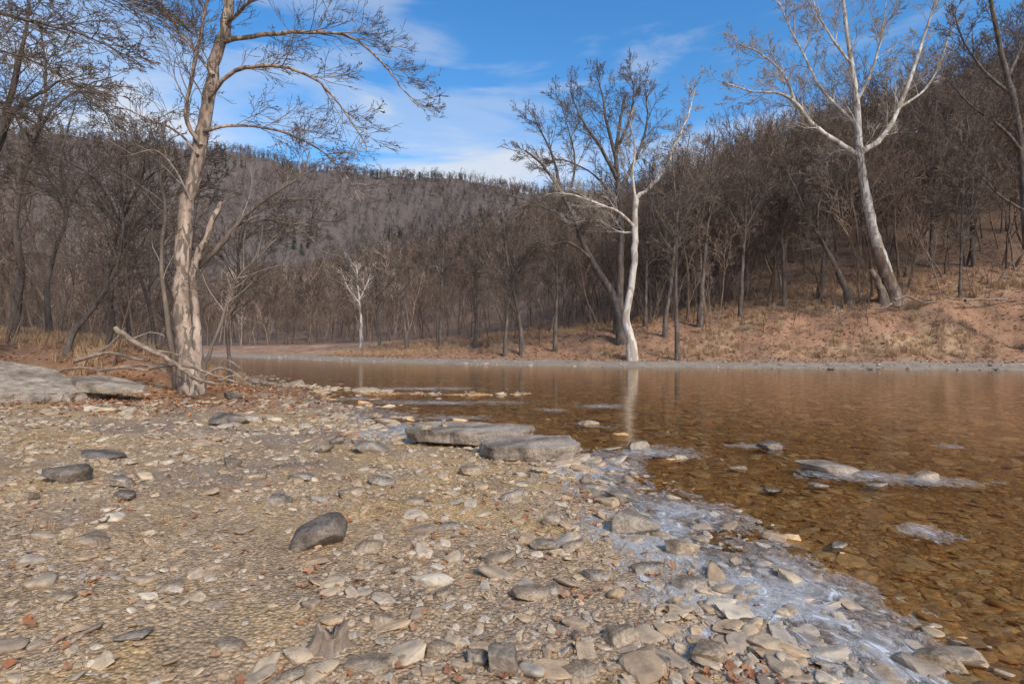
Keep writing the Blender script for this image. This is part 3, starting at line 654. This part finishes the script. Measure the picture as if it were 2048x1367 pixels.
limbs=[([(2085,600),(2060,500),(2050,400),(2045,300),(2030,200),(2005,100),(1985,0),(1975,-60)],.34,.1,12,3,.3,(0,True)),
([(2045,300),(2000,250,-1),(1950,215,-1.5),(1900,160,-2)],.14,.03,14,2.4,.2,(0,False)),
([(2030,190),(1970,140,.5),(1930,80,1),(1910,20,1)],.13,.03,14,2.6,.2,(0,False)),
([(2050,420),(2000,390,-.5),(1960,350,-1),(1920,340,-1)],.1,.02,12,2,.2,(0,False)),
([(2020,150),(2050,80,1),(2070,0,1)],.13,.04,10,2.6,.2,(0,False))]
finish('bare_tree',hero('re',D,limbs,PD,23),[M_dark,M_twig])
rb=random.Random(4)
specs=[(1700,590,49,-130,330,.28),(1355,680,43,-10,300,.15),(1045,690,50,-40,420,.2),(1010,690,50,20,470,.16),(880,690,58,10,400,.17),(815,695,61,-30,480,.17),(1480,640,50,20,280,.2),(1400,640,50,30,260,.22),(1570,620,52,-10,290,.2),(1640,610,52,30,260,.18),(1860,560,54,15,200,.2),(1950,560,52,-20,180,.2),(1290,640,52,10,330,.16),(1110,670,50,15,400,.15),(760,695,66,-20,500,.17),(950,680,56,15,430,.16),(1330,650,48,50,270,.18),(1920,600,47,10,330,.12)]
for i,(px,py,dd,ln,top,r0) in enumerate(specs):
    h=py-top
    L0=[(px,py),(px+ln*.3,py-h*.3),(px+ln*.6+rb.uniform(-8,8),py-h*.6),(px+ln,py-h)]
    limbs=[(L0,r0,.04,14,2.5,.3,(0,True)),
     ([(px+ln*.45,py-h*.45),(px+ln*.5-rb.uniform(20,45),py-h*.62,1),(px+ln*.5-rb.uniform(45,80),py-h*rb.uniform(.75,.95),1)],r0*.5,.03,9,2.0,.2,(0,False)),
     ([(px+ln*.5,py-h*.5),(px+ln*.6+rb.uniform(15,40),py-h*.7,-1),(px+ln*.7+rb.uniform(35,70),py-h*rb.uniform(.75,.95),-1)],r0*.5,.03,9,2.0,.2,(0,False))]
    finish('bare_tree',hero('b%d'%i,dd,limbs,PD,30+i),[M_dark,M_twig])
PW=dict(PF); PW.update(rmin=.02); PW['mat']=[0,0,0,0]; PW['nk']=[0,4,2]
limbs=[([(722,680),(722,640),(718,600),(715,560),(712,530)],.2,.05,10,2.6,.3,(0,True)),([(718,600),(735,565,1),(742,535,1)],.12,.03,6,2,.2,(0,False)),([(718,605),(695,575,-1),(685,545,-1)],.12,.03,6,2,.2,(0,False))]
finish('sycamore_tree',hero('w',72,limbs,PW,61),[M_sycw])
PL=dict(PN); PL['mat']=[0,0,1,1]; PL['rmin']=.006; PL['nk']=[0,6,4,3]
sp2=[([(130,735),(150,660),(200,600),(235,520),(245,420),(230,330)],.09,17,14),([(200,730),(225,650),(215,560),(240,450),(290,330),(300,240)],.09,18,14),([(20,690),(40,560),(30,420),(60,300),(90,170),(80,60)],.14,19,16),([(310,720),(300,620),(270,520),(262,420),(230,300)],.07,19,14),([(100,700),(95,560),(130,430),(120,320),(150,200)],.11,22,14),([(460,735),(455,650),(480,590),(475,520),(500,450)],.05,18,12),([(250,725),(262,600),(250,470),(275,360),(268,260)],.08,22,14),([(-60,720),(-40,500),(-10,300),(30,150),(60,-20)],.2,15,16)]
for i,(pts,r0,dd,nk) in enumerate(sp2):
    q=pts[len(pts)//2]
    limbs=[(pts,r0,.02,nk,1.9,.25,(0,True))]
    for s in (-1,1):
        limbs.append(([q,(q[0]+s*40,q[1]-80,.5*s),(q[0]+s*110,q[1]-130,1*s),(q[0]+s*170,q[1]-150,1*s)],r0*.45,.01,10,1.3,.2,(0,False)))
    finish('bare_tree',hero('q%d'%i,dd,limbs,PL,70+i),[M_dark,M_twig])
PO=dict(PL); PO['up']=[0,-.02,-.05,-.05]
limbs=[([(-420,900),(-400,500),(-380,200),(-330,-100),(-250,-300)],.4,.2,0,2,.4,(0,True)),
([(-350,-50),(-200,-40),(-60,10,.5),(60,40,.5),(170,70,.5),(250,110,.5)],.06,.01,18,1.5,.25,(0,False)),
([(-370,100),(-200,80),(-50,90,-.5),(60,120,-.5),(150,170,-.5)],.05,.01,16,1.3,.3,(0,False)),
([(-330,-120),(-150,-120),(20,-60,.6),(150,-30,1),(260,0,1.2),(330,40,1.2)],.06,.01,18,1.5,.3,(0,False)),
([(-380,200),(-200,210),(-60,200,.5),(40,230,.7)],.05,.01,13,1.2,.3,(0,False))]
finish('overhanging_bare_tree',hero('o',12,limbs,PO,90),[M_dark,M_twig])

# ---------------------------------------------------------------- driftwood, roots, stump
def wood(name,lines,d):
    out=[]
    for pts,r0,r1,dd in lines:
        sp=spline([W(a,b,d+dd) for a,b in pts],5)+R.normal(0,r0*.2,(5*(len(pts)-1)+1,3)); k=len(sp)
        for q_ in sp: q_[2]=max(q_[2],Hz(q_[0],q_[1])+r1)
        out.append(([tuple(q) for q in sp],[r0+(r1-r0)*i/(k-1) for i in range(k)],0,0))
    return finish(name,out,[M_wood])
wood('fallen_log',[([(230,656),(280,690),(330,715),(370,742),(402,765)],.07,.05,0),([(260,680),(300,665),(330,672)],.03,.01,0)],15)
wood('driftwood_pile',[([(150,722),(210,705),(260,715),(300,722)],.06,.03,.5),([(180,712),(220,690),(250,655)],.05,.02,1),([(300,735),(360,728),(430,750),(480,765)],.06,.02,0),([(410,750),(440,735),(470,745),(500,770)],.045,.015,0),([(380,750),(420,765),(450,768)],.05,.02,-.5),([(240,735),(290,730),(340,745),(370,762)],.05,.02,0),([(430,745),(450,720),(480,735)],.03,.012,.3),([(200,740),(250,735),(300,742)],.045,.02,-.3),([(310,700),(360,710),(400,730)],.03,.01,0),([(120,740),(170,735),(230,748)],.04,.015,0),([(440,760),(470,750),(490,762)],.03,.01,-.5)],15.3)
wood('exposed_roots',[([(1790,600),(1815,592),(1850,605),(1880,600)],.14,.04,-1),([(1930,600),(1980,598),(2040,600)],.12,.05,-2),([(1785,605),(1770,615),(1740,618)],.12,.04,-1)],47)
# small weathered broken stump
sx,sy,_=W(655,1310,2.85); sz=Hz(sx,sy); ns=48; nl=14; V=[];Fq=[]
for l in range(nl):
    u=l/(nl-1)
    for s in range(ns):
        a=s/ns*6.2832; fl=.5+.5*math.sin(a*5+1.3+u*1.5)+.3*math.sin(a*11+2)
        r=.052+.045*(1-u)**3*(.6+fl)+.010*fl
        if l==nl-1: r*=.12
        h=.115*u*(1+.35*math.sin(a*2+.5)*u+.12*math.sin(a*9)*u) if l<nl-1 else .055
        V.append((sx+math.cos(a)*r*1.25+.03*u,sy+math.sin(a)*r,sz-.015+h))
for l in range(nl-1):
    for s in range(ns): Fq.append((l*ns+s,l*ns+(s+1)%ns,(l+1)*ns+(s+1)%ns,(l+1)*ns+s))
obj('tree_stump',mesh_np('tree_stump',V,Fq,[M_wood],True))

# ---------------------------------------------------------------- sky, sun, camera
el=math.radians(38); az=math.radians(150)
w=bpy.data.worlds.new('World'); scene.world=w; w.use_nodes=True; nt=w.node_tree
for n_ in list(nt.nodes): nt.nodes.remove(n_)
wo=nt.nodes.new('ShaderNodeOutputWorld'); bg=nt.nodes.new('ShaderNodeBackground'); bg.inputs[1].default_value=.15
sk=nt.nodes.new('ShaderNodeTexSky'); sk.sky_type='NISHITA'; sk.sun_disc=False; sk.sun_elevation=el; sk.sun_rotation=az; sk.air_density=1.0; sk.dust_density=.5; sk.ozone_density=2.2
hs=nt.nodes.new('ShaderNodeHueSaturation'); hs.inputs['Saturation'].default_value=1.32; hs.inputs['Value'].default_value=1.4
nt.links.new(sk.outputs[0],hs.inputs['Color'])
tc=nt.nodes.new('ShaderNodeTexCoord'); sx_=nt.nodes.new('ShaderNodeSeparateXYZ'); nt.links.new(tc.outputs['Generated'],sx_.inputs[0])
mp=nt.nodes.new('ShaderNodeMapping'); mp.inputs['Scale'].default_value=(1.6,1.6,7.5); mp.inputs['Rotation'].default_value=(0,-.15,0); mp.inputs['Location'].default_value=(2.1,.4,.9); nt.links.new(tc.outputs['Generated'],mp.inputs[0])
cn=N(nt,'ShaderNodeTexNoise',inp={'Scale':1.7,'Detail':8,'Roughness':.52,'Distortion':.4}); nt.links.new(mp.outputs[0],cn.inputs['Vector'])
low=ramp(nt,[(.24,(1,1,1)),(.31,(.75,.75,.75)),(.40,(.0,.0,.0))],sx_.outputs[2]).outputs[0]
lft=mth(nt,'MULTIPLY',mth(nt,'MINIMUM',mth(nt,'MAXIMUM',mth(nt,'MULTIPLY',sx_.outputs[0],-1.0),-.2),.6),.13)
cv=mth(nt,'ADD',mth(nt,'ADD',cn.outputs[0],mth(nt,'MULTIPLY',low,.18)),lft)
cm=ramp(nt,[(.49,(0,0,0)),(.62,(.35,.35,.35)),(.77,(.90,.90,.90))],cv).outputs[0]
cm.node.color_ramp.interpolation='EASE'
cc_=mixc(nt,hs.outputs[0],(4.9,5.2,5.7),cm)
nt.links.new(cc_,bg.inputs[0]); nt.links.new(bg.outputs[0],wo.inputs[0])
sl=bpy.data.lights.new('sun','SUN'); sl.energy=3.6; sl.angle=math.radians(14); sl.color=(1,.92,.81)
so=bpy.data.objects.new('sun',sl); scene.collection.objects.link(so)
dirv=Vector((math.sin(az)*math.cos(el),math.cos(az)*math.cos(el),math.sin(el)))
so.rotation_euler=(-dirv).to_track_quat('-Z','Y').to_euler()
cam=bpy.data.cameras.new('camera'); cam.lens=20; cam.sensor_width=36; cam.clip_end=5000; cam.clip_start=.05
co=bpy.data.objects.new('camera',cam); scene.collection.objects.link(co); co.location=(0,0,CAMZ); co.rotation_euler=(math.radians(90.33),0,0)
scene.camera=co
scene.view_settings.view_transform='Standard'; scene.view_settings.look='None'; scene.view_settings.exposure=0
